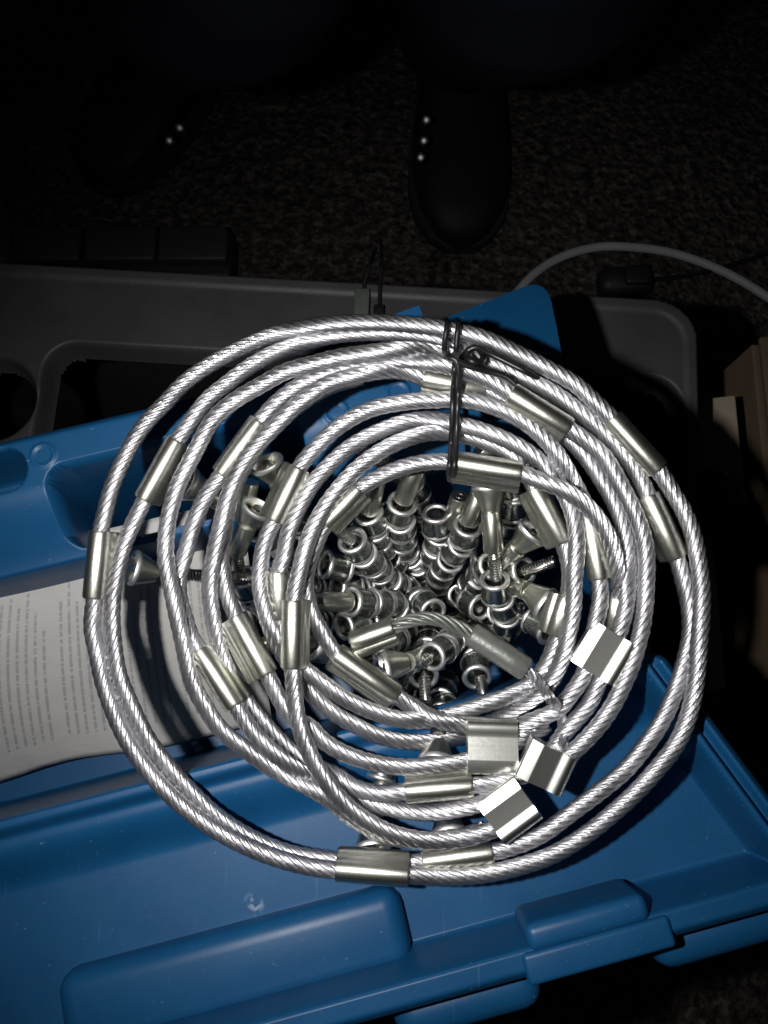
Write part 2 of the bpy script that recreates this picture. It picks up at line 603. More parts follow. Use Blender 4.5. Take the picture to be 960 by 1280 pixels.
# ================================================================== blue case
case = empty('blue_case', tuple(uvz(-0.03, 0.01, 0.386)))
tag(case, 'open blue plastic carrying case holding the cable coil and leaflet', 'case')
coff = np.array(case.location)
CB = 0.3875
add_scuff(M['blue'], onz(318, 1130, 0.490) - coff, 0.0032)
FLOOR = 0.418


def case_z(u, v):
    d = sd_poly(u, v, outline)
    z = np.full(u.shape, 0.490)
    # gentle rise towards the ridge in front of the well
    z += 0.009 * sstep(v, -0.034, -0.019) + 0.0045 * sstep(v, -0.0175, -0.0135)
    # back beam
    z = np.where(v > 0.03, 0.505, z)
    z = z - 0.014 * sstep(v, 0.086, 0.060) * (v > 0.03)
    # well
    wl = np.maximum(sd_round(u, v, -0.166, 0.20, -0.0105, 0.061, 0.010), d + 0.006)
    well = sstep(-wl, -0.0012, 0.0016)
    z = z * (1 - well) + FLOOR * well
    # pockets in the back beam
    for (a, b2, c, e, dep) in ((-0.150, -0.0950, 0.0865, 0.0995, 0.030), (-0.0885, -0.0075, 0.0660, 0.0900, 0.135), (0.052, 0.075, 0.074, 0.09, 0.05)):
        p = sd_round(u, v, a, b2, c, e, 0.006)
        z = z - dep * sstep(-p, -0.001, 0.0018)
    # moulded ring bosses
    for (a, b2) in ((-0.0885, 0.0948), (0.0055, 0.0863), (0.0265, 0.0880)):
        q = np.hypot(u - a, v - b2)
        z = z + 0.0007 * (sstep(q, 0.0028, 0.0034) - sstep(q, 0.0036, 0.0044)) * (v > 0.06)
    # rim along the front and the right hand side
    front = v < -0.012
    rim = sstep(-d, 0.0105, 0.0078) * np.where(front, 1, 0) * sstep(v, -0.010, -0.014)
    z = z + (0.514 - z) * rim * 0.999
    gro = sstep(-d, 0.0030, 0.0046) * (1 - sstep(-d, 0.0052, 0.0068)) * np.where(front & (v > -0.070), 1, 0)
    z = z - 0.004 * gro
    # outer wall
    z = z - 0.0035 * sstep(d, -0.0034, 0.0006)
    z = z + (CB - z) * sstep(d, -0.0004, 0.0022)
    return z


height_mesh('tray', np.arange(-0.178, oc[4][0] + 0.012, 0.00055), np.arange(-0.092, 0.132, 0.00055), case_z,
            lambda U, V, Z: U[..., None] * EU + V[..., None] * EV + Z[..., None] * ZAX - coff, M['blue'], CB + 0.0002, case)


def cb(name, u0, u1, v0, v1, z0, z1, bev, mat='blue', parent=case, taper=None):
    return rbox(name, uvz((u0 + u1) / 2, (v0 + v1) / 2, (z0 + z1) / 2) - coff, (u1 - u0, v1 - v0, z1 - z0), bev, M[mat], parent, CASE_AXES, 4, taper)


# handle housing in the front shelf, grip in front of it
hh = cb('handle_housing', -0.113, -0.0105, -0.0805, -0.0580, 0.478, 0.4985, 0.0055)
cb('handle_grip', -0.105, -0.0135, -0.0868, -0.0812, 0.480, 0.5020, 0.0030, parent=hh)
lt = cb('latch', 0.021, 0.0555, -0.0795, -0.0722, 0.494, 0.5158, 0.0026)
cb('latch_lip', 0.0185, 0.0600, -0.0872, -0.0790, 0.506, 0.5156, 0.0014, parent=lt)
for a, b2 in ((-0.020, 0.0235), (0.056, 0.105)):
    cb('hinge_knuckle', a, b2, -0.0985, -0.0840, 0.484, 0.5035, 0.0065)
# raised rear corner and small tab behind the coil
corner_px = [(541, 405), (560, 397), (600, 381), (640, 365), (656, 359), (665, 357), (673, 357.5), (680, 361), (685, 367), (689, 377), (695, 405), (705, 458), (708, 500), (560, 500)]


def plate(name, pxs, ztop, zbot, mat, parent, offs, zs=None):
    n = len(pxs)
    top = np.array([onz(x, y, ztop) for x, y in pxs])
    if zs is not None:
        top = np.array([onz(x, y, z) for (x, y), z in zip(pxs, zs)])
    ctr = top.mean(0)
    ins = ctr + (top - ctr) * 0.975 + np.array([0, 0, 0.0012])
    bot = top.copy(); bot[:, 2] = zbot
    V = np.vstack([ins, top, bot]) - offs
    F = [tuple(range(n))[::-1]]
    for a, b2 in ((0, n), (n, 2 * n)):
        for i in range(n):
            k = (i + 1) % n
            F.append((a + i, a + k, b2 + k, b2 + i))
    F.append(tuple(2 * n + i for i in range(n)))
    me = mesh(name, V, F)
    bm = bmesh.new(); bm.from_mesh(me); bmesh.ops.recalc_face_normals(bm, faces=bm.faces); bm.to_mesh(me); bm.free()
    return link(name, sharp(me, 30), mat, parent)


plate('raised_corner', corner_px, 0.5, 0.450, M['blue'], case, coff, [0.505 - 0.024 * (1 - (y - 357) / 143) for x, y in corner_px])
plate('rear_tab', [(478, 400), (524, 383), (529, 398), (532, 430), (488, 430)], 0.5085, 0.492, M['blue'], case, coff)

# ================================================================== leaflet in the case
def paper():
    back = [(-60, 700), (0, 686), (60, 676), (120, 664), (200, 646), (300, 624)]
    front = [(-60, 996), (0, 978), (60, 958), (100, 948), (200, 934), (340, 900)]
    nu, nv = 60, 40
    def crv(L, t, zf):
        P = np.array([onz(x, y, zf(i)) for i, (x, y) in enumerate(L)])
        D = catmull(P, 0.0015)
        s = np.linspace(0, len(D) - 1, nu)
        return np.stack([np.interp(s, np.arange(len(D)), D[:, j]) for j in range(3)], 1)
    B = crv(back, 0, lambda i: FLOOR + 0.052)
    Fr = crv(front, 0, lambda i: FLOOR + 0.010)
    V, UVs = [], []
    for j in range(nv):
        t = j / (nv - 1)
        for i in range(nu):
            p = Fr[i] * (1 - t) + B[i] * t
            s = i / (nu - 1)
            bulge = 0.010 * math.sin(math.pi * t) * (0.55 + 0.45 * math.cos(3.0 * s - 0.5)) + 0.0025 * math.sin(9 * s + 2 * t) * math.sin(math.pi * t)
            p = p + ZAX * bulge
            V.append(p)
            UVs.append((np.linalg.norm(Fr[i] - Fr[0]) * 1000, t * 78.0))
    F = [(j * nu + i, j * nu + i + 1, (j + 1) * nu + i + 1, (j + 1) * nu + i) for j in range(nv - 1) for i in range(nu - 1)]
    me = mesh('leaflet', V, F, uvs=UVs)
    o = link('leaflet', me, M['paper'])
    sol = o.modifiers.new('thickness', 'SOLIDIFY'); sol.thickness = 0.0004; sol.offset = -1
    tag(o, 'creased white instruction leaflet with rows of small print inside the case', 'leaflet')


paper()

# ================================================================== the cable coil
RC = 0.00248           # radius of the side cable


def coil_depth(x, y):
    inv = 1 / 0.2290 + 0.00024 * (x - 480) + 0.00016 * (y - 640)
    return 1 / inv


# pixel, pixel, lift (mm towards the viewer)
PATHS = {}
PATHS['A'] = (True, [(207, 503, 0), (180, 532, 0), (157, 570, 0), (140, 609, 0), (130, 646, 0), (126, 664, 0), (118, 748, 0), (115, 785, 1), (121, 814, 1), (127, 845, 1), (139, 882, 1), (158, 924, 1), (184, 962, 1), (213, 994, 1), (249, 1024, 1), (290, 1049, 1), (335, 1069, 1), (380, 1082, 1), (420, 1088, 1), (511, 1094, 1), (562, 1096, 1), (603, 1093, 0), (645, 1084, 0), (687, 1070, 0), (730, 1045, 0), (770, 1013, 0), (797, 988, 0), (824, 958, 0), (847, 927, 0), (862, 890, 1), (870, 850, 1), (873, 815, 1), (877, 765, 1), (877, 734, 1), (873, 702, 1), (866, 668, 1), (854, 638, 1), (838, 611, 1), (823, 588, 1), (765, 523, 1), (742, 501, 2), (720, 481, 2), (685, 461, 2), (643, 440, 2), (602, 422, 2), (555, 411, 2), (505, 405, 2), (463, 403, 2), (422, 404, 2), (385, 408, 1), (346, 417, 0), (304, 434, 0), (262, 456, 0), (231, 478, 0)])
PATHS['B'] = (True, [(258, 501, 0), (240, 525, 0), (222, 551, 0), (181, 625, -1), (167, 653, 0), (154, 684, 0), (143, 729, 0), (140, 764, 0), (142, 802, 0), (148, 841, 0), (164, 882, 0), (185, 924, -1), (210, 958, -2), (237, 988, -3), (272, 1021, -3), (315, 1048, -3), (360, 1066, -3), (420, 1076, -4), (470, 1082, -5), (527, 1077, -2), (616, 1065, -1), (650, 1055, 0), (680, 1041, 0), (715, 1015, 0), (751, 988, 0), (780, 964, 0), (806, 933, 0), (827, 902, 0), (843, 867, 0), (855, 831, 0), (862, 800, 0), (863, 775, 0), (860, 750, 0), (854, 725, 0), (846, 697, 0), (810, 619, 0), (797, 592, 0), (777, 564, 0), (756, 542, 0), (735, 523, 0), (712, 505, 0), (689, 489, 0), (660, 475, 0), (625, 457, -1), (587, 437, -2), (550, 424, -3), (505, 417, -3), (463, 416, -3), (422, 419, -2), (385, 427, 0), (346, 440, 0), (314, 457, 0), (283, 480, 0)])
PATHS['C'] = (False, [(806, 757, -10), (808, 715, -10), (803, 665, -10), (790, 625, -9), (770, 588, -8), (745, 555, -8), (718, 528, -7), (688, 505, -7), (655, 485, -6), (620, 465, -5), (590, 452, -2), (557, 444, -1), (526, 438, 0), (494, 437, 1), (463, 441, 1), (422, 447, 1), (390, 455, 1), (356, 465, 1), (325, 482, 1), (290, 503, 1), (266, 525, 2), (252, 549, 4), (239, 574, 5), (225, 601, 4), (215, 630, 3), (209, 657, 2), (207, 690, 1), (209, 710, 1), (215, 739, 2), (221, 768, 2), (228, 800, 2), (240, 852, 1), (256, 883, 0), (277, 913, 0), (299, 931, 0), (324, 950, 0), (353, 968, -1), (386, 984, -3), (412, 1000, -6), (440, 1022, -8), (480, 1044, -9), (530, 1051, -9), (572, 1047, -8), (606, 1036, -5)])
PATHS['D'] = (False, [(674, 964, -4), (690, 938, -3), (704, 918, 0), (719, 901, 0), (735, 882, 0), (747, 856, -1), (762, 820, -2), (773, 792, -1), (781, 765, 0), (785, 734, 0), (787, 703, 0), (784, 678, 0), (778, 655, 0), (767, 627, 0), (751, 599, 0), (731, 570, -1), (710, 548, -3), (680, 527, -5), (640, 505, -4), (606, 488, -3), (529, 472, -3), (505, 465, -2), (478, 464, 0), (442, 470, 3), (411, 479, 4), (392, 491, 4), (367, 510, 5), (346, 531, 6), (326, 551, 6), (308, 573, 5), (294, 598, 4), (283, 627, 3), (276, 657, 2), (269, 686, 2), (263, 717, 2), (262, 742, 2), (268, 783, 0), (277, 817, -4), (292, 850, -6), (309, 878, -4), (328, 902, -2), (349, 925, -1), (370, 944, -3), (390, 957, -6), (408, 963, -7), (422, 970, -6), (441, 983, -3), (474, 992, 0), (507, 989, 0), (591, 982, 0), (612, 980, 0), (636, 975, -2), (665, 965, -4), (700, 953, -3), (722, 935, 0), (746, 910, 0), (764, 885, -1), (778, 858, -1), (790, 830, -1), (797, 806, 0), (802, 786, 0), (806, 757, 0), (808, 723, 0), (808, 694, 0), (803, 667, 0), (792, 638, 0), (775, 605, 0), (756, 572, 0), (735, 553, 1), (710, 536, 2), (638, 492, 2), (612, 476, 1), (579, 463, 1), (547, 455, 0), (505, 450, 0), (463, 455, 0), (422, 464, 0), (387, 475, 0), (362, 490, 0), (341, 508, -1), (325, 527, -2), (277, 593, -2), (257, 621, 0), (242, 655, 0), (232, 691, 0), (224, 720, -1), (224, 745, -1), (232, 775, 0), (241, 800, 0), (250, 812, 0), (295, 882, 0), (313, 911, 0), (334, 933, 0), (355, 951, 0), (377, 966, -2), (402, 980, -6), (432, 989, -8), (463, 1003, -3), (497, 1012, 0), (536, 1015, 0), (578, 1010, 0), (605, 1003, 0), (632, 994, 0)])
PATHS['H'] = (False, [(452, 472, -9), (411, 484, -9), (367, 512, -9), (328, 550, -9), (298, 597, -9), (284, 640, -8), (279, 675, -7), (277, 700, -5), (280, 722, -2), (286, 748, 0), (295, 770, 0), (334, 843, 0), (346, 867, -1), (358, 888, -5), (372, 901, -7), (387, 908, -6), (403, 925, -2), (427, 940, 0), (460, 952, 0), (506, 959, 0), (547, 957, 0), (583, 951, 0), (620, 938, 0), (657, 922, 0), (684, 906, -5)])
PATHS['S'] = (False, [(607, 916, 0), (645, 908, 0), (670, 899, 0), (697, 887, 2), (713, 868, 2), (728, 846, 0), (739, 812, 0), (745, 777, 0), (750, 752, 0), (749, 724, 0), (735, 642, -2), (722, 612, -3), (706, 583, 0), (689, 558, 0), (668, 537, 0), (643, 520, 0), (612, 507, 0), (580, 500, 0), (546, 500, 0), (512, 502, 0), (465, 511, 0), (428, 530, 0), (399, 555, 0), (374, 585, 0), (343, 651, -1), (333, 672, 0), (327, 697, 0), (325, 731, 0), (331, 762, 0), (340, 790, -4), (353, 817, -8), (367, 838, -8), (380, 855, -5), (396, 874, -1), (418, 892, 0), (443, 906, 0), (473, 920, 0), (508, 927, 0), (547, 926, 0), (585, 918, -1), (612, 902, -3), (634, 890, -1), (655, 880, 0), (676, 866, 0), (692, 846, 1), (704, 819, 1), (711, 790, 1), (717, 755, 1), (718, 722, 1), (721, 690, 1), (720, 662, 0), (714, 637, 0), (702, 611, 0), (683, 584, 0), (660, 565, 0), (633, 550, 0), (602, 538, 0), (572, 530, 0), (540, 524, 0), (512, 526, 0), (474, 539, 0), (440, 557, 0), (413, 580, 0), (391, 605, 0), (374, 634, 0), (361, 664, 0), (354, 696, -1), (348, 716, -4), (350, 773, -6), (356, 800, -7), (370, 826, -6), (388, 842, -2), (408, 857, 0), (431, 873, 0), (460, 887, 0), (493, 898, 0), (525, 901, 0), (556, 896, -1), (575, 890, 0), (600, 882, 0), (628, 873, 0), (658, 858, 0), (679, 837, 0), (690, 815, 0), (698, 793, 0), (706, 765, 0), (711, 738, 0), (712, 712, -1), (704, 680, -1), (668, 610, -2), (652, 580, -3), (632, 563, -2), (602, 551, -2), (572, 543, -1), (540, 541, 0), (513, 547, 0), (481, 561, 0), (444, 588, 0), (416, 620, 1), (397, 649, 1), (384, 678, 2), (375, 712, 2), (368, 745, 3), (366, 838, 4), (368, 867, 5), (371, 893, 6), (379, 923, 6), (393, 953, 6), (411, 981, 6), (428, 1002, 5), (453, 1023, 4), (488, 1041, 3), (526, 1050, 2), (562, 1050, 2), (593, 1045, 2), (622, 1034, 2)])
PATHS['T'] = (False, [(764, 800, -6), (766, 785, -4), (772, 745, -2), (773, 726, 0), (770, 703, 1), (765, 682, 4), (753, 657, 6), (733, 632, 7), (706, 613, 6), (678, 602, 3), (652, 592, 0), (567, 578, -3), (545, 577, -4), (515, 581, -4), (481, 593, -4), (449, 611, -4), (407, 655, -5), (393, 684, -5), (384, 712, -5), (382, 738, -4), (389, 765, -4), (403, 791, -4), (420, 817, -4), (495, 870, -4), (522, 887, -2), (548, 900, 1), (572, 908, 1), (603, 913, 0)])
ROPE = {k: v for k, v in PATHS.items()}

# sample, then slide the samples along their viewing rays until no two cables share space
samples = {}
STEP = 0.0028
for k, (closed, pts) in PATHS.items():
    P = np.array([(x, y, h * 0.8) for x, y, h in pts], float)
    samples[k] = catmull(P, 12.0, closed)           # about 2.8 mm
keys = list(samples)
cid = np.concatenate([np.full(len(samples[k]), i) for i, k in enumerate(keys)])
pos = np.concatenate([np.arange(len(samples[k])) for k in keys])
PX = np.vstack([samples[k] for k in keys])
RAY = np.array([ray(x, y) for x, y in PX[:, :2]])
DEP = np.array([coil_depth(x, y) for x, y in PX[:, :2]]) - PX[:, 2] * 0.001
dpx = np.hypot(PX[:, 0][:, None] - PX[:, 0][None], PX[:, 1][:, None] - PX[:, 1][None])
I, J = np.where(np.triu(dpx < 24, 1))
okp = (cid[I] != cid[J]) | ((np.abs(pos[I] - pos[J]) > 6) & ((np.array([PATHS[k][0] for k in keys])[cid[I]] == False) | (np.abs(np.abs(pos[I] - pos[J]) - np.array([len(samples[k]) for k in keys])[cid[I]]) > 6)))
I, J = I[okp], J[okp]
lat = dpx[I, J] * 0.229 / FPX
need = np.sqrt(np.maximum((2 * RC * 1.02) ** 2 - lat ** 2, 0))
ends = np.cumsum([len(samples[k]) for k in keys])
starts = ends - np.array([len(samples[k]) for k in keys])
for it in range(420):
    diff = DEP[J] - DEP[I]
    sg = np.where(diff >= 0, 1.0, -1.0)
    lack = np.maximum(need - np.abs(diff), 0)
    mv = np.zeros(len(DEP)); ct = np.zeros(len(DEP))
    np.add.at(mv, J, sg * lack * 0.5); np.add.at(mv, I, -sg * lack * 0.5)
    np.add.at(ct, J, (lack > 0) * 1.0); np.add.at(ct, I, (lack > 0) * 1.0)
    DEP += 0.9 * mv / np.maximum(ct, 1)
    for _rep in range(1 if it < 416 else 3):
        for a, b2, k in zip(starts, ends, keys):
            D = DEP[a:b2]
            if PATHS[k][0]:
                E_ = D[:-1]
                E_ = 0.5 * E_ + 0.25 * (np.roll(E_, 1) + np.roll(E_, -1))
                DEP[a:b2 - 1] = E_; DEP[b2 - 1] = E_[0]
            else:
                D[1:-1] = 0.5 * D[1:-1] + 0.25 * (D[:-2] + D[2:])
CPTS = CAM + RAY * DEP[:, None]
CABLE = {}
for a, b2, k in zip(starts, ends, keys):
    CABLE[k] = (PATHS[k][0], samples[k][:, :2], CPTS[a:b2])


def front(x, y, gap=0.0034, rad=13):
    d = np.hypot(PX[:, 0] - x, PX[:, 1] - y)
    m = d < rad
    return float(DEP[m].min()) - gap if m.any() else coil_depth(x, y) - gap


def rope_mesh(name, P, closed, R=RC, ns=7, sides=11, lay=0.0215, step=0.00115):
    if closed:
        D = catmull(P[:-1], step, True)
    else:
        D = catmull(P, step)
    T, A, B = frames(D, closed)
    n = len(D)
    s = np.concatenate([[0], np.cumsum(np.linalg.norm(np.diff(D, axis=0), axis=1))])
    rs = R * math.sin(math.pi / ns) / (1 + math.sin(math.pi / ns)) * 0.90
    rc = R - rs
    turn = s / lay * 2 * math.pi
    if closed:      # whole number of strand pitches, frame twist removed
        a0 = math.atan2(A[-1] @ B[0], A[-1] @ A[0])
        tot = turn[-1] + a0
        tgt = round(tot / (2 * math.pi / ns)) * (2 * math.pi / ns)
        turn = turn + (tgt - tot) * s / s[-1]
    V, F, UV = [], [], []
    a = np.arange(sides) * 2 * math.pi / sides
    for q in range(ns):
        ph = turn + q * 2 * math.pi / ns
        rad = np.cos(ph)[:, None] * A + np.sin(ph)[:, None] * B
        tan = -np.sin(ph)[:, None] * A + np.cos(ph)[:, None] * B
        C_ = D + rad * rc
        k = 2 * math.pi * rc / lay
        tdir = T + k * tan
        tdir /= np.linalg.norm(tdir, axis=1)[:, None]
        bi = np.cross(tdir, rad)
        ring = C_[:, None, :] + rs * (np.cos(a)[None, :, None] * rad[:, None, :] + np.sin(a)[None, :, None] * bi[:, None, :])
        off_ = len(V) * n * sides if False else q * n * sides
        V.append(ring.reshape(-1, 3))
        u = np.repeat(s * 1000, sides) + q * 3.7
        v = np.tile(a / (2 * math.pi) * 2.0, n)
        v = np.abs(v - 1.0)            # mirrored so that it closes without a seam
        UV.append(np.stack([u, v], 1))
        i = np.arange(n - 1)[:, None] * sides
        j = np.arange(sides)[None, :]
        jk = (j + 1) % sides
        quad = np.stack([i + j, i + sides + j, i + sides + jk, i + jk], -1).reshape(-1, 4) + off_
        F += [tuple(x) for x in quad.tolist()]
        if not closed:
            F.append(tuple(off_ + jj for jj in range(sides)))
            F.append(tuple(off_ + (n - 1) * sides + jj for jj in range(sides))[::-1])
    Vk, Fk = tube_arrays(D, rc * 0.66, 8, cap=not closed)
    F += [tuple(x + ns * n * sides for x in q) for q in Fk]
    V.append(Vk); UV.append(np.zeros((len(Vk), 2)))
    me = mesh(name, np.vstack(V), F, uvs=np.vstack(UV))
    return me


coil = empty('tire_cable_bundle', tuple(onz(530, 745, FLOOR)))
tag(coil, 'coiled bundle of steel tire cables with crimp sleeves and rollers on the blue case', 'tire cables')
coilo = np.array(coil.location)
CABOBJ = {}
for k in keys:
    closed, px, P = CABLE[k]
    CABOBJ[k] = link('side_cable', rope_mesh('side_cable', P - coilo, closed), M['rope'], coil)


def on_cable(k, x, y, hint=None):
    closed, px, P = CABLE[k]
    d = np.hypot(px[:, 0] - x, px[:, 1] - y)
    i = int(np.argmin(d))
    if hint is not None:
        # prefer the course that runs along the given direction
        t = np.gradient(px, axis=0)
        t /= np.linalg.norm(t, axis=1)[:, None] + 1e-9
        h = np.asarray(hint, float); h /= np.linalg.norm(h)
        i = int(np.argmin(d + 25 * (1 - np.abs(t @ h))))
    w = (P[i] - CAM) @ FWD
    return at(x, y, w)


# peanut section of a two-lobe crimp sleeve: main lobe at the origin, second lobe at +x
def peanut(r1_, r2_, sp):
    pts = []
    m = 22
    for i in range(m):
        a = math.radians(62) + (2 * math.pi - 2 * math.radians(62)) * i / (m - 1)
        pts.append((r1_ * math.cos(a), r1_ * math.sin(a)))
    for i in range(m):
        a = -math.radians(112) + 2 * math.radians(112) * i / (m - 1)
        pts.append((sp + r2_ * math.cos(a), r2_ * math.sin(a)))
    return pts


def sleeve_mesh(name, r1_, r2_, sp):
    prof = [(x, -z) for x, z in peanut(r1_, r2_, sp)]
    V, F = extrude_profile(prof, 1.0, 0.03)
    me = mesh(name, V, F)
    bm = bmesh.new(); bm.from_mesh(me); bmesh.ops.recalc_face_normals(bm, faces=bm.faces); bm.to_mesh(me); bm.free()
    me.materials.append(M['sleeve'])
    return sharp(me, 40)


ME_SLEEVE = sleeve_mesh('crimp_sleeve', 0.00345, 0.00300, 0.00375)
ME_SLIM = sleeve_mesh('crimp_sleeve', 0.00320, 0.00260, 0.0030)


def frame_obj(o, origin, xax, yax, zax, scale=(1, 1, 1), base=None):
    m = Matrix.Identity(4)
    for i, (ax, s) in enumerate(zip((xax, yax, zax), scale)):
        for j in range(3):
            m[j][i] = float(ax[j]) * s
    for j in range(3):
        m[j][3] = float(origin[j])
    o.matrix_local = m


CENTER_PX = np.array([530.0, 745.0])


def sleeve(k, p0, p1, roll=35, me=None, inward=True, wscale=1.0):
    """roll: degrees the second lobe turns from 'towards the coil centre' to 'away from the viewer'"""
    hint = (p1[0] - p0[0], p1[1] - p0[1])
    a = on_cable(k, *p0, hint); b = on_cable(k, *p1, hint)
    y = b - a; L = np.linalg.norm(y); y /= L
    mid = (a + b) / 2
    away = mid - CAM; away /= np.linalg.norm(away)
    side = np.cross(y, away); side /= np.linalg.norm(side)
    inw = at(*CENTER_PX, 0.24) - mid
    if (side @ inw < 0) == inward:
        side = -side
    back = np.cross(y, side)
    if back @ away < 0:
        back = -back
    r = math.radians(roll)
    x = math.cos(r) * side + math.sin(r) * back
    z = np.cross(x, y)
    o = link('crimp_sleeve', me or ME_SLEEVE, None, CABOBJ[k])
    frame_obj(o, mid - coilo, x, y, z, (wscale, L, wscale))
    return mid, x


SLEEVES = {
    'F1': ('A', (126, 664), (118, 748), 35), 'F2': ('A', (420, 1086), (511, 1093), 30), 'F3': ('A', (765, 523), (823, 587), 75),
    'F4': ('B', (222, 551), (181, 625), 60), 'F5': ('B', (529, 1077), (616, 1065), 70), 'F6': ('B', (810, 619), (846, 697), 55),
    'F7': ('D', (325, 527), (277, 593), 60), 'F8': ('D', (250, 812), (295, 882), 45), 'F9': ('H', (295, 770), (334, 843), 150),
    'F10': ('D', (507, 989), (591, 982), 40), 'F11': ('S', (367, 750), (366, 835), 60), 'F12': ('S', (348, 714), (350, 773), 150),
    'F13': ('S', (374, 585), (343, 651), 120), 'F14': ('T', (420, 817), (495, 870), 130), 'F15': ('T', (449, 611), (407, 655), 40),
    'F16': ('D', (638, 492), (710, 536), 30), 'F17': ('S', (735, 642), (750, 724), 100), 'F18': ('T', (772, 745), (766, 790), 60),
    'F19': ('T', (567, 578), (652, 592), 40), 'F20': ('D', (529, 472), (606, 488), 30), 'F21': ('S', (667, 610), (704, 678), 50),
    'F22': ('S', (709, 745), (694, 794), 20),
}
for nm, (k, p0, p1, roll) in SLEEVES.items():
    sleeve(k, p0, p1, roll, ME_SLIM if nm in ('F3', 'F5', 'F18', 'F20', 'F15', 'F22', 'F12') else None)


# flat folded splice clips
def clip_profile():
    pts = [(-7.0, -3.2), (-7.0, 1.4), (-6.6, 2.0), (-3.6, 2.95), (-3.2, 2.95), (1.8, 1.75), (2.5, 1.80), (3.3, 2.05), (4.1, 2.25), (4.9, 2.25), (5.7, 1.95), (6.4, 1.3), (6.9, 0.2), (7.0, -1.2), (6.6, -3.2)]
    pts.append((-6.0, -3.3))
    return [(x / 1000, -z / 1000) for x, z in pts][::-1]


Vc, Fc = extrude_profile(clip_profile(), 1.0)
ME_CLIP = mesh('splice_clip', Vc, Fc)
_bm = bmesh.new(); _bm.from_mesh(ME_CLIP)
bmesh.ops.recalc_face_normals(_bm, faces=_bm.faces)
_bm.to_mesh(ME_CLIP); _bm.free()
ME_CLIP.materials.append(M['clip']); sharp(ME_CLIP, 28)


def clip(c, axis_px, length_px, depth, tilt=0.0, turn=0.0, w=1.0, flip=1):
    mid = at(*c, depth)
    p = at(c[0] + axis_px[0], c[1] + axis_px[1], depth)
    y = p - mid; y /= np.linalg.norm(y)
    tow = CAM - mid; tow /= np.linalg.norm(tow)
    x = np.cross(y, tow); x /= np.linalg.norm(x)
    x = x * flip
    z = np.cross(x, y) * 1.0
    if z @ tow > 0:
        z = -z
    # tilt about the axis
    ct, st = math.cos(math.radians(turn)), math.sin(math.radians(turn))
    x, z = ct * x + st * z, -st * x + ct * z
    o = link('splice_clip', ME_CLIP, None, coil)
    frame_obj(o, mid - coilo, x, y, z, (w, length_px * depth / FPX, 1.0))


def cdep(pts):
    return min(front(x, y, 0.0, 20) for x, y in pts)


k1 = cdep([(600, 915), (600, 940), (630, 915), (630, 940), (615, 955)]) + 0.0006
clip((615, 932), (1, 0.03), 62, k1, w=1.13, turn=-4, flip=-1)
clip((755, 817), (-0.52, 0.86), 58, cdep([(755, 817), (770, 800), (738, 812), (750, 845)]) - 0.0004, w=1.05, turn=8, flip=-1)
k3 = cdep([(683, 958), (695, 940), (672, 975)]) - 0.0004
clip((683, 958), (-0.42, 0.90), 50, k3, w=1.02, turn=12, flip=-1)
clip((637, 1013), (0.68, -0.50), 57, min(cdep([(637, 1013), (620, 1035), (650, 1000)]), k3) - 0.001, w=0.98, turn=10, flip=1)

# ------------------------------------------------------------------ cross cables with cups, barrels, springs and rollers
def finish(me, mat, ang=35):
    bm = bmesh.new(); bm.from_mesh(me); bmesh.ops.recalc_face_normals(bm, faces=bm.faces); bm.to_mesh(me); bm.free()
    me.materials.append(mat)
    return sharp(me, ang)


RR = 0.0046
def lip(z, sgn):
    return [(RR - 0.0006 + 0.00085 * math.cos(a), z + sgn * 0.00085 * math.sin(a)) for a in [math.radians(t) for t in (-90, -50, -10, 30, 70, 110, 150, 190)]]


prof = [(RR - 0.0003, 0.0006)] + lip(0.0006, -1) + [(0.0036, 0.0016), (0.0036, 0.0074)] + lip(0.0084, 1)[::-1] + [(RR - 0.0003, 0.0084)]
prof = [(RR - 0.0003, 0.0012)] + lip(0.0008, -1)[1:] + [(0.0036, 0.0014), (0.0036, 0.0076)] + lip(0.0082, 1)[::-1][:-1] + [(RR - 0.0003, 0.0078)]
Vr, Fr_ = lathe(prof, 26, True)
ME_ROLLER = mesh('roller', Vr, Fr_)
finish(ME_ROLLER, M['steel'], 50)
ME_ROLLER.materials.append(M['bright'])
for p_ in ME_ROLLER.polygons:
    if p_.center.z < 0.0013 or p_.center.z > 0.0077:
        p_.material_index = 1
Vr, Fr_ = lathe([(0.0012, 0), (0.0029, 0), (0.0031, 0.0004), (0.0031, 0.0120), (0.0028, 0.0126), (0.0012, 0.0126)], 20, True)
ME_BARREL = finish(mesh('crimp_barrel', Vr, Fr_), M['sleeve'], 40)
# cup: flattened funnel with a thick lip, the cable end knob inside it
prof = [(0.0040, 0.0002), (0.0044, -0.0003), (0.0051, -0.0002), (0.0055, 0.0004), (0.0054, 0.0012), (0.0049, 0.0022), (0.0036, 0.0058), (0.0028, 0.0080), (0.0020, 0.0080), (0.0027, 0.0056), (0.0037, 0.0016)]
Vr, Fr_ = lathe(prof, 22, True)
Vr = Vr * np.array([1.0, 0.72, 1.0])
Vk, Fk = lathe([(0.0001, 0.0005), (0.0014, 0.0009), (0.0021, 0.0024), (0.0020, 0.0040), (0.0011, 0.0056)], 12)
ME_CUP = finish(mesh('hook_cup', *join_arrays([(Vr, Fr_), (Vk, Fk)])), M['sleeve'], 40)
ME_CUP.materials.append(M['bright'])
for p_ in ME_CUP.polygons:
    if p_.center.z < 0.0012 and math.hypot(p_.center.x, p_.center.y / 0.72) > 0.0036:
        p_.material_index = 1
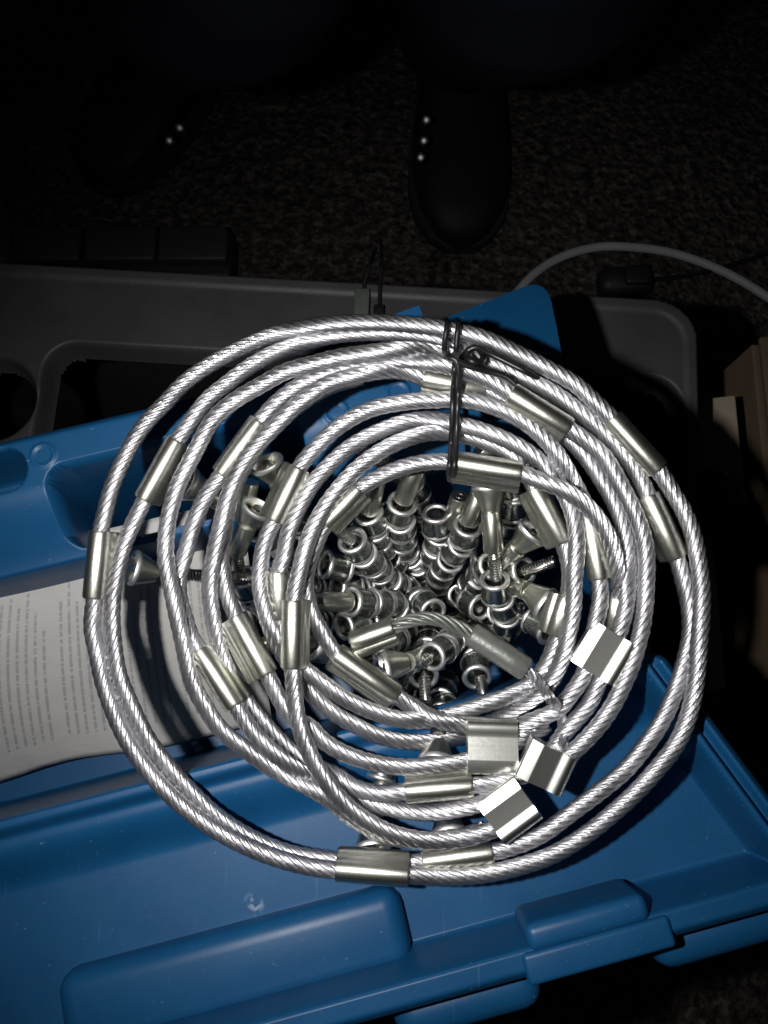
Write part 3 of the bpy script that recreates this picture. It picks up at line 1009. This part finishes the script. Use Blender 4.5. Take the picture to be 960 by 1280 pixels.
# spring: a wire helix of 10 mm
tt = np.linspace(0, 1, 11 * 12 + 1)
hel = np.stack([0.0016 * np.cos(2 * math.pi * 11 * tt), 0.0016 * np.sin(2 * math.pi * 11 * tt), 0.0100 * tt], 1)
Vs, Fs = tube_arrays(hel, 0.00040, 5)
ME_SPRING = finish(mesh('spring_coil', Vs, Fs), M['spring'], 60)
LEN = {'c': 0.0078, 'b': 0.0126, 's': 0.0100, 'r': 0.0094, 'g': 0.004, 'G': 0.010}
MES = {'c': ME_CUP, 'b': ME_BARREL, 's': ME_SPRING, 'r': ME_ROLLER}
NAMES = {'c': 'hook_cup', 'b': 'crimp_barrel', 's': 'spring_coil', 'r': 'roller'}


RCENT = []


def member(pts, seq, start=0.0, tscale=1.0):
    """pts: (px, py, depth); seq: string of elements laid along the path"""
    P = np.array([at(x, y, d) for x, y, d in pts])
    D = catmull(P, 0.0008) if len(P) > 2 else np.linspace(P[0], P[1], 60)
    s = np.concatenate([[0], np.cumsum(np.linalg.norm(np.diff(D, axis=0), axis=1))])
    V, F = tube_arrays(D[::2] if len(D) > 8 else D, 0.00125, 8)
    cc = link('cross_cable', sharp(mesh('cross_cable', V - coilo, F), 50), M['spring'], coil)
    pos_ = start
    mine = []
    for ch in seq:
        L = LEN[ch] * tscale
        if pos_ + L > s[-1] + 0.004:
            break
        if ch in MES:
            a = np.array([np.interp(pos_, s, D[:, j]) for j in range(3)])
            b = np.array([np.interp(min(pos_ + L, s[-1]), s, D[:, j]) for j in range(3)])
            z = b - a; z /= np.linalg.norm(z)
            tow = CAM - a
            x = np.cross(tow, z); x /= np.linalg.norm(x)
            y = np.cross(z, x)
            ang = random.uniform(-0.25, 0.25) if ch in 'cb' else random.uniform(0, 6)
            x, y = math.cos(ang) * x + math.sin(ang) * y, -math.sin(ang) * x + math.cos(ang) * y
            if ch == 'r':      # loose on the cable: a little out of line
                wob = np.array([random.gauss(0, 0.06) for _ in range(3)])
                z = z + wob; z /= np.linalg.norm(z)
                x = np.cross(y, z); x /= np.linalg.norm(x); y = np.cross(z, x)
                a = a + (x * random.uniform(-1, 1) + y * random.uniform(-1, 1)) * 0.0006
            if ch == 'r':
                ctr = a + z * L * 0.5
                if any(np.linalg.norm(ctr - q) < 0.0068 for q in RCENT):
                    pos_ += L
                    continue
                mine.append(ctr)
            o = link(NAMES[ch], MES[ch], None, cc)
            frame_obj(o, a - coilo, x, y, z, (tscale,) * 3)
        pos_ += L
    RCENT.extend(mine)
    return cc


MEMBERS = [
    # inside the ring of cables, towards the heap in the middle
    ([(612, 607, .239), (615, 660, .240), (618, 700, .243), (623, 745, .252), (634, 790, .272), (600, 800, .292)], 'cbsrrrr'),
    ([(415, 655, .240), (440, 676, .246), (466, 706, .262), (492, 727, .282), (522, 742, .304), (536, 748, .318)], 'srrrrrrr'),
    ([(520, 585, .240), (508, 612, .244), (500, 640, .250), (499, 668, .265), (512, 695, .286), (530, 712, .306)], 'brrrrrrrr'),
    ([(470, 598, .242), (462, 628, .246), (464, 656, .254), (480, 690, .272), (502, 716, .292), (520, 740, .314)], 'brrrrrrrr'),
    ([(602, 610, .246), (588, 645, .248), (574, 684, .258), (558, 707, .270), (548, 730, .290), (545, 748, .312)], 'brrrrrrr'),
    ([(392, 752, .243), (430, 752, .247), (470, 754, .258), (500, 760, .278), (522, 762, .304)], 'brrrrrr'),
    ([(505, 840, .243), (528, 828, .246), (546, 815, .250), (566, 800, .266), (570, 782, .290), (562, 770, .312)], 'srrrrr'),
    ([(533, 886, .246), (532, 868, .247), (530, 838, .252), (532, 812, .268), (540, 790, .290)], 'srrrr'),
    ([(608, 884, .249), (602, 858, .251), (593, 826, .263), (580, 800, .284), (568, 785, .306)], 'srrrrr'),
    ([(479, 834, .240), (508, 828, .242), (535, 820, .256), (552, 800, .290)], 'cb'),
    ([(668, 664, .238), (650, 682, .242), (622, 704, .250), (600, 720, .268), (575, 742, .294)], 'cbrrrr'),
    ([(692, 702, .243), (668, 712, .245), (640, 716, .252), (610, 728, .270), (590, 745, .296)], 'srrrrr'),
    ([(684, 756, .240), (662, 740, .244), (630, 728, .256), (602, 738, .278), (580, 752, .302)], 'cbrrrr'),
    ([(690, 790, .246), (668, 776, .250), (640, 766, .262), (610, 764, .280), (585, 764, .306)], 'rrrrrr'),
    ([(545, 640, .256), (548, 665, .262), (545, 690, .276), (540, 715, .298)], 'rrrrr'),
    ([(590, 680, .258), (592, 702, .262), (584, 730, .272), (570, 752, .290)], 'rrrr'),
    ([(404, 706, .252), (435, 712, .256), (470, 722, .272), (500, 738, .296)], 'rrrrr'),
    ([(540, 768, .268), (530, 756, .274), (524, 745, .290), (526, 738, .318)], 'rrrr'),
    ([(600, 762, .268), (586, 752, .273), (572, 745, .290), (566, 742, .318)], 'rrrr'),
    ([(428, 786, .256), (458, 778, .262), (490, 772, .282), (515, 765, .305)], 'rrrrr'),
    ([(455, 820, .252), (480, 806, .258), (510, 790, .280), (530, 775, .308)], 'rrrrr'),
    ([(640, 800, .262), (615, 786, .268), (592, 774, .284), (575, 768, .310)], 'rrrr'),
    ([(575, 620, .252), (566, 650, .258), (556, 680, .272), (548, 705, .296)], 'brrrr'),
    ([(440, 650, .256), (462, 672, .262), (488, 700, .282), (508, 722, .306)], 'srrrr'),
    ([(652, 760, .258), (628, 752, .264), (602, 748, .282), (582, 746, .306)], 'srrrr'),
    ([(500, 870, .262), (512, 842, .266), (526, 812, .282), (540, 785, .306)], 'srrrr'),
    ([(640, 835, .262), (622, 812, .268), (600, 790, .284), (580, 772, .308)], 'srrrr'),
    ([(482, 640, .262), (494, 664, .268), (508, 690, .286), (520, 715, .310)], 'rrrrr'),
    ([(640, 655, .262), (622, 680, .268), (600, 706, .286), (578, 730, .310)], 'srrrr'),
    ([(418, 735, .262), (450, 740, .268), (484, 746, .288), (510, 750, .312)], 'rrrrr'),
    ([(552, 835, .262), (554, 812, .268), (552, 788, .286), (548, 768, .310)], 'rrrr'),
    # between the outer turns, left hand side
    ([(165, 709, .239), (196, 716, .244), (245, 719, .249), (312, 722, .254), (370, 730, .262), (420, 740, .275)], 'cgsssrrrr'),
    ([(233, 604, .240), (262, 618, .246), (310, 650, .256), (370, 690, .268), (430, 712, .285)], 'cbGrrrr'),
    ([(332, 578, .239), (350, 606, .246), (372, 650, .258), (410, 690, .275)], 'cbrrr'),
    ([(322, 634, .240), (309, 656, .245), (296, 690, .252), (310, 740, .262), (370, 780, .28)], 'cbsrr'),
    ([(312, 602, .243), (304, 640, .247), (296, 675, .250)], 'bb'),
    ([(291, 842, .239), (312, 822, .245), (345, 800, .252), (400, 775, .265), (440, 765, .28)], 'cbrrrr'),
    ([(392, 806, .240), (420, 822, .245), (462, 822, .256), (500, 800, .28)], 'cbrr'),
    ([(322, 752, .244), (345, 782, .248), (385, 795, .258)], 'bb'),
    # below
    ([(466, 1062, .232), (464, 1030, .238), (476, 985, .243), (486, 945, .247), (510, 890, .262), (520, 850, .282)], 'cbrrrrrr'),
    ([(545, 953, .234), (548, 925, .240), (552, 885, .256), (556, 850, .278)], 'cbrrr'),
    ([(561, 1044, .232), (558, 1015, .238), (556, 985, .245), (558, 930, .258), (560, 880, .278)], 'cbGrrr'),
    # upper right
    ([(600, 560, .243), (640, 600, .250), (640, 650, .262), (610, 690, .285)], 'brrrr'),
    ([(448, 560, .244), (480, 580, .250), (510, 600, .256), (530, 650, .28)], 'sbrrr'),
]
for pts, seq in MEMBERS:
    member(pts, seq)

# the loose cross cable lying over the heap: crimped fork, sleeving and clip tail
Pl = [(439, 806, .2345), (490, 786, .2335), (512, 776, .2330), (537, 773, .2325), (562, 779, .2325), (590, 793, .2325), (657, 836, .2300), (672, 851, front(672, 851, .0045)), (687, 872, front(687, 872, .0046)), (699, 890, .2300), (704, 910, .2310), (703, 933, k3 + .001), (694, 952, k3)]
PL = np.array([at(*p) for p in Pl])
loose = link('cross_cable', rope_mesh('cross_cable', PL[:7] - coilo, False, R=0.0021, ns=6, sides=11, lay=0.022), M['graycable'], coil)
link('cable_tail', rope_mesh('cable_tail', PL[6:] - coilo, False, R=0.0016, ns=5, sides=11, lay=0.020), M['rope'], loose)


def sleeving(p0, p1, r, name, mat):
    a, b = at(*p0), at(*p1)
    D = np.linspace(a, b, 7)
    rr = np.array([r * 0.86, r, r, r, r, r, r * 0.88])
    D[1] = a + (b - a) * 0.03; D[-2] = b - (b - a) * 0.03
    V, F = tube_arrays(D, rr, 18)
    link(name, sharp(mesh(name, V - coilo, F), 40), mat, loose)


sleeving((588, 792, .2325), (658, 837, .2300), 0.0036, 'sleeving', M['graycable'])
a = at(440, 803, .2345); b = at(492, 784, .2335)
y = b - a; L = np.linalg.norm(y); y /= L
aw = (a + b) / 2 - CAM; aw /= np.linalg.norm(aw)
sd = np.cross(y, aw); sd /= np.linalg.norm(sd)
if sd @ UPV > 0: sd = -sd
bk = np.cross(y, sd)
if bk @ aw < 0: bk = -bk
xx = math.cos(.4) * sd + math.sin(.4) * bk
o = link('crimp_sleeve', ME_SLIM, None, loose)
frame_obj(o, (a + b) / 2 - coilo, xx, y, np.cross(xx, y), (1, L, 1))

# ================================================================== wire tie round the cables
tie = empty('wire_tie', tuple(at(568, 500, 0.222)))
tag(tie, 'black twisted wire tie cinched round the top of the coil', 'wire tie')
tieo = np.array(tie.location)


def tpath(L, name, r=0.00085):
    P = np.array([at(x, y, d) for x, y, d in L]) - tieo
    return tube(name, P, r, M['tie'], tie, 10, 0.001)


def fr(x, y, g=0.0036):
    return (x, y, front(x, y, g, 16))


tpath([(571, 400, .240), fr(573, 408), fr(571, 424), fr(570, 440), fr(568, 462), fr(567, 482), fr(566, 502), fr(565, 530), fr(564, 555), fr(562, 582), (561, 592, .2275), (563, 600, .238), (567, 590, .248), (572, 520, .250), (574, 440, .252), (572, 402, .246)], 'wire_loop')
tpath([(557, 400, .240), fr(559, 408), fr(556, 426), fr(556, 440), fr(561, 447, .0044), fr(570, 450, .0050), fr(574, 470), fr(573, 490), fr(572, 510), fr(571, 535), fr(570, 560), fr(568, 584), (567, 594, .2275), (566, 602, .238)], 'wire_loop')
tpath([fr(568, 444, .0052), fr(578, 446, .0052), fr(588, 436, .0046), fr(598, 435, .0044), fr(604, 444, .0040), fr(598, 453, .0044), fr(588, 451, .0048), fr(580, 441, .0052), fr(569, 449, .0055)], 'twist_knot', 0.0010)
tpath([fr(570, 447, .0054), fr(581, 441, .0056), fr(594, 434, .005), fr(612, 442), fr(636, 454), fr(658, 465), fr(672, 472, .002)], 'wire_tail')
tpath([fr(572, 452, .0054), fr(590, 459, .0048), fr(612, 465), fr(632, 471), fr(644, 480)], 'wire_tail')

# ================================================================== small things on the black box
def thin_plug(name, wire, plug, mat, label, cat, w, r=0.0009):
    root = empty(name, tuple(onz(*plug[0], BZ)))
    tag(root, label, cat)
    off_ = np.array(root.location)
    tube('wire', np.array([onz(x, y, z) for x, y, z in wire]) - off_, r, M['tie'], root, 8)
    a, b = onz(*plug[0], BZ + 0.0015), onz(*plug[1], BZ + 0.0015)
    y_ = b - a; L_ = np.linalg.norm(y_); y_ /= L_
    x_ = np.cross(y_, ZAX)
    rbox('plug', (a + b) / 2 - off_, (w, L_, 0.004), 0.0009, mat, root, np.stack([x_, y_, ZAX]))


thin_plug('green_connector', [(470, 310, BZ - 0.02), (462, 332, BZ + 0.002), (456, 352, BZ + 0.002), (454, 368, BZ + 0.0015)], [(453, 362), (451, 402)], M['greenplug'], 'grey green cable plug lying on the black box above the coil', 'plug', 0.0075)
thin_plug('black_connector', [(476, 300, BZ - 0.02), (477, 332, BZ + 0.002), (475, 355, BZ + 0.002), (474, 388, BZ + 0.0015)], [(474, 382), (473, 402)], M['tie'], 'thin black cable plug beside the grey green plug', 'plug', 0.005)

# ================================================================== things on the carpet
def floor_tube(name, px, r, mat, label, cat):
    P = np.array([onz(x, y, r) for x, y in px])
    o = tube(name, P, r, mat, None, 10, 0.008)
    tag(o, label, cat)


floor_tube('white_cable', [(640, 372), (668, 342), (700, 322), (745, 309), (790, 309), (835, 315), (880, 329), (925, 350), (985, 388)], 0.0046, M['whitecable'], 'white cable curving across the dark carpet at right', 'cable')
floor_tube('black_cable', [(770, 372), (800, 353), (850, 346), (905, 334), (950, 320), (1000, 300)], 0.0025, M['tie'], 'thin black cable crossing the white cable on the carpet', 'cable')
rub = empty('dark_lump', tuple(onz(775, 362, 0)))
tag(rub, 'small dark rounded lump on the carpet behind the black box', 'lump')
rbox('body', ZAX * 0.014, (0.055, 0.03, 0.028), 0.011, M['darkpart'], rub)
rbox('cap', ZAX * 0.030 + np.array([0.008, 0, 0]), (0.024, 0.02, 0.008), 0.003, M['darkpart'], rub)

strip = empty('dark_strip', tuple(onz(150, 305, 0)))
so = np.array(strip.location)
tag(strip, 'low dark strip with three blocks lying behind the black box', 'strip')
Z3 = 0.05
x0 = onz(14, 305, Z3); x1 = onz(286, 309, Z3)
rbox('base', (x0 + x1) / 2 - so - ZAX * 0.032, (np.linalg.norm(x1 - x0), 0.05, 0.036), 0.004, M['darkpart'], strip)
for a, b in ((16, 100), (106, 194), (198, 284)):
    p, q = onz(a, 303, Z3), onz(b, 304, Z3)
    rbox('block', (p + q) / 2 - so - ZAX * 0.006, (np.linalg.norm(q - p), 0.036, 0.014), 0.003, M['blackbox'], strip)
be = empty('beige_block', tuple(onz(-12, 300, 0)))
tag(be, 'beige block at the left edge beside the dark strip', 'block')
rbox('slab', ZAX * 0.02, (0.046, 0.06, 0.04), 0.004, M['beige'], be)
rbox('cap', ZAX * 0.046, (0.036, 0.048, 0.011), 0.003, M['beige'], be)
p, q = onz(120, 276, 0.012), onz(160, 287, 0.012)
yv = q - p; Lv = np.linalg.norm(yv); yv /= Lv
scrap = tube('metal_strip', np.array([p, p * .5 + q * .5 + ZAX * .006, q]), 0.0022, M['chrome'], None, 6, 0.004)
tag(scrap, 'thin shiny metal strip on the carpet above the dark strip', 'metal strip')

# cardboard box standing right of the black box
cbx = empty('cardboard_box', tuple(onz(1000, 640, 0)))
tag(cbx, 'brown cardboard box with a pale flap at the right edge', 'box')
co = np.array(cbx.location)
CZ = 0.33
pA = onz(938, 430, CZ); pB = onz(938, 850, CZ)
hx = 0.22
cy0, cy1, cx0 = pB[1], pA[1], pA[0]
for nm, c, s in (('side_wall', (cx0 + 0.003, (cy0 + cy1) / 2, CZ / 2), (0.005, cy1 - cy0, CZ)),
                 ('side_wall', (cx0 + hx, (cy0 + cy1) / 2, CZ / 2), (0.005, cy1 - cy0, CZ)),
                 ('end_wall', (cx0 + hx / 2, cy1 - 0.003, CZ / 2), (hx - 0.011, 0.005, CZ)),
                 ('end_wall', (cx0 + hx / 2, cy0 + 0.003, CZ / 2), (hx - 0.011, 0.005, CZ)),
                 ('bottom', (cx0 + hx / 2, (cy0 + cy1) / 2, 0.004), (hx - 0.011, cy1 - cy0 - 0.012, 0.005)),
                 ('top_flap', (cx0 + 0.062, (cy0 + cy1) / 2 + 0.002, CZ + 0.004), (0.118, cy1 - cy0, 0.004))):
    rbox(nm, np.array(c) - co, s, 0.0012, M['card'], cbx)
fa, fb = onz(890, 486, 0.355), onz(928, 594, 0.355)
rbox('pale_flap', np.array([(fa[0] + fb[0]) / 2, (fa[1] + fb[1]) / 2, 0.340]) - co, (abs(fb[0] - fa[0]) + 0.012, abs(fb[1] - fa[1]), 0.004), 0.001, M['palewood'], cbx,
     np.stack([np.array([0.93, 0, 0.36]), np.array([0, 1.0, 0]), np.array([-0.36, 0, 0.93])]))
# pale board leaning between the two boxes
brd = empty('pale_board', tuple(onz(895, 760, 0.0)))
tag(brd, 'narrow pale board standing upright right of the coil', 'board')
bo = np.array(brd.location)
ba, bc = onz(884, 668, 0.30), onz(893, 862, 0.30)
rbox('plank', np.array([(ba[0] + bc[0]) / 2, (ba[1] + bc[1]) / 2, 0.15]) - bo, (0.010, abs(ba[1] - bc[1]), 0.30), 0.0015, M['palewood'], brd)
rbox('edge_strip', np.array([(ba[0] + bc[0]) / 2 + 0.0065, (ba[1] + bc[1]) / 2, 0.15]) - bo, (0.003, abs(ba[1] - bc[1]) - 0.01, 0.28), 0.0005, M['card'], brd)
# black strap hanging over the box edge
st = np.array([onz(866, 596, .33), onz(890, 600, .34), onz(912, 612, .345), onz(922, 628, .33), onz(914, 646, .31), onz(894, 656, .28), onz(880, 668, .24)])
so_ = tube('black_strap', st, 0.0055, M['darkpart'], None, 10, 0.003)
tag(so_, 'black strap looped beside the cardboard box', 'strap')
# glossy purple bottle with only its shoulder in view
pb = empty('purple_bottle', tuple(onz(968, 886, 0.0)))
tag(pb, 'dark glossy purple bottle at the right edge below the cardboard box', 'bottle')
for nm, pr in (('body', [(0.0001, 0.0), (0.026, 0.0), (0.028, 0.004), (0.028, 0.19), (0.024, 0.21), (0.012, 0.222), (0.0001, 0.2225)]), ('cap', [(0.0001, 0.223), (0.012, 0.223), (0.0125, 0.226), (0.0125, 0.246), (0.011, 0.249), (0.0001, 0.2495)])):
    V, F = lathe(pr, 32)
    me = mesh(nm, V, F); finish(me, M['purple'], 40)
    link(nm, me, None, pb)

# ================================================================== person sitting behind: jeans and dark shoes
per = empty('person', tuple(onz(400, 120, 0)))
tag(per, 'seated person in dark jeans and dark shoes, only lower legs in view', 'person')
po = np.array(per.location)


def shoe(toe_px, heel_px, width):
    toe = onz(*toe_px, 0.0); heel = onz(*heel_px, 0.0)
    d = toe - heel; L = 0.285; d /= np.linalg.norm(d)
    heel = toe - d * L
    s = np.cross(d, ZAX)
    # sections from heel to toe: half width, height, floor clearance
    sec = [(0.0, .020, .060), (.03, .032, .082), (.10, .036, .100), (.22, .038, .112), (.34, .038, .104), (.48, .042, .084), (.62, .048, .066), (.76, .049, .054), (.88, .042, .046), (.96, .028, .038), (1.0, .010, .026)]
    V, F = [], []
    n = 18
    for t, w, h in sec:
        c = heel + d * (L * t)
        for j in range(n):
            a = 2 * math.pi * j / n
            cx, cz = math.cos(a), math.sin(a)
            x_ = np.sign(cx) * abs(cx) ** 0.75 * w * width
            z_ = 0.012 + max(0, (cz * 0.5 + 0.5)) ** 0.9 * (h - 0.012) if cz > -0.5 else 0.010
            V.append(c + s * x_ + ZAX * z_)
    for i in range(len(sec) - 1):
        for j in range(n):
            k = (j + 1) % n
            F.append((i * n + j, i * n + k, (i + 1) * n + k, (i + 1) * n + j))
    F.append(tuple(range(n))[::-1]); F.append(tuple((len(sec) - 1) * n + j for j in range(n)))
    me = mesh('shoe', np.array(V) - po, F)
    finish(me, M['shoe'], 60)
    so2 = link('shoe', me, None, per)
    # sole
    prof = [(t, w * width + 0.004) for t, w, h in sec]
    top = [heel + d * (L * t) + s * w for t, w in prof] + [heel + d * (L * t) - s * w for t, w in prof[::-1]]
    n2 = len(top)
    V = [p + ZAX * 0.014 for p in top] + [p + ZAX * 0.0005 for p in top]
    F = [tuple(range(n2)), tuple(range(n2, 2 * n2))[::-1]] + [(i, n2 + i, n2 + (i + 1) % n2, (i + 1) % n2) for i in range(n2)]
    me = mesh('sole', np.array(V) - po, F, smooth=False)
    finish(me, M['darkpart'], 30)
    link('sole', me, None, so2)
    return so2, heel, d, s


VE, FE = lathe([(0.0048, 0), (0.0046, 0.0007), (0.0037, 0.0014), (0.0022, 0.0018), (0.0001, 0.0020)], 14)
ME_EYE = finish(mesh('lace_eyelet', VE, FE), M['eyelet'], 60)


def eyelets(shoe_o, pxs, zs):
    for (x, y), z in zip(pxs, zs):
        p = onz(x, y, z)
        n = CAM + RIGHT * -0.03 - p; n /= np.linalg.norm(n)
        a_ = np.cross(n, ZAX); a_ /= np.linalg.norm(a_); b_ = np.cross(n, a_)
        o = link('lace_eyelet', ME_EYE, None, shoe_o)
        frame_obj(o, p - po, a_, b_, n, (1.0, 1.0, 1.0))


sh1, hl1, d1, s1 = shoe((120, 240), (215, 120), 1.0)
sh2, hl2, d2, s2 = shoe((575, 318), (570, 160), 1.0)
eyelets(sh1, [(212, 176), (225, 160)], (0.098, 0.108))
eyelets(sh2, [(526, 197), (530, 176), (533, 150)], (0.092, 0.102, 0.110))


def leg(ank, knee, hip, r0, r1_, r2_):
    P = np.array([ank, ank * .6 + knee * .4, knee, knee * .5 + hip * .5, hip])
    D = catmull(P, 0.02)
    t = np.linspace(0, 1, len(D))
    rr = np.interp(t, [0, .08, .3, .5, .75, 1], [r0 * 1.02, r0, r1_ * .95, r1_, r2_ * .9, r2_])
    rr = rr * (1 + 0.02 * np.sin(t * 40))
    V, F = tube_arrays(D, rr, 28)
    return V, F


ank1 = hl1 + d1 * 0.11 + ZAX * 0.095
ank2 = hl2 + d2 * 0.09 + ZAX * 0.095
kn1 = onz(285, -170, 0.47); kn2 = onz(690, -190, 0.47)
hp1 = np.array([kn1[0] + 0.06, kn1[1] + 0.40, 0.48]); hp2 = np.array([kn2[0] - 0.06, kn2[1] + 0.40, 0.48])
mid = (hp1 + hp2) / 2 + np.array([0, 0.06, 0.02])
parts = [leg(ank1, kn1, hp1, 0.062, 0.072, 0.088), leg(ank2, kn2, hp2, 0.064, 0.074, 0.088), tube_arrays(np.linspace(hp1 + np.array([-.05, .02, 0]), hp2 + np.array([.05, .02, 0]), 8), 0.11, 28)]
Vj, Fj = join_arrays(parts)
me = mesh('jeans', Vj - po, Fj)
finish(me, M['denim'], 70)
jn = link('jeans', me, None, per)
rm = jn.modifiers.new('weld', 'REMESH'); rm.mode = 'VOXEL'; rm.voxel_size = 0.008; rm.use_smooth_shade = True
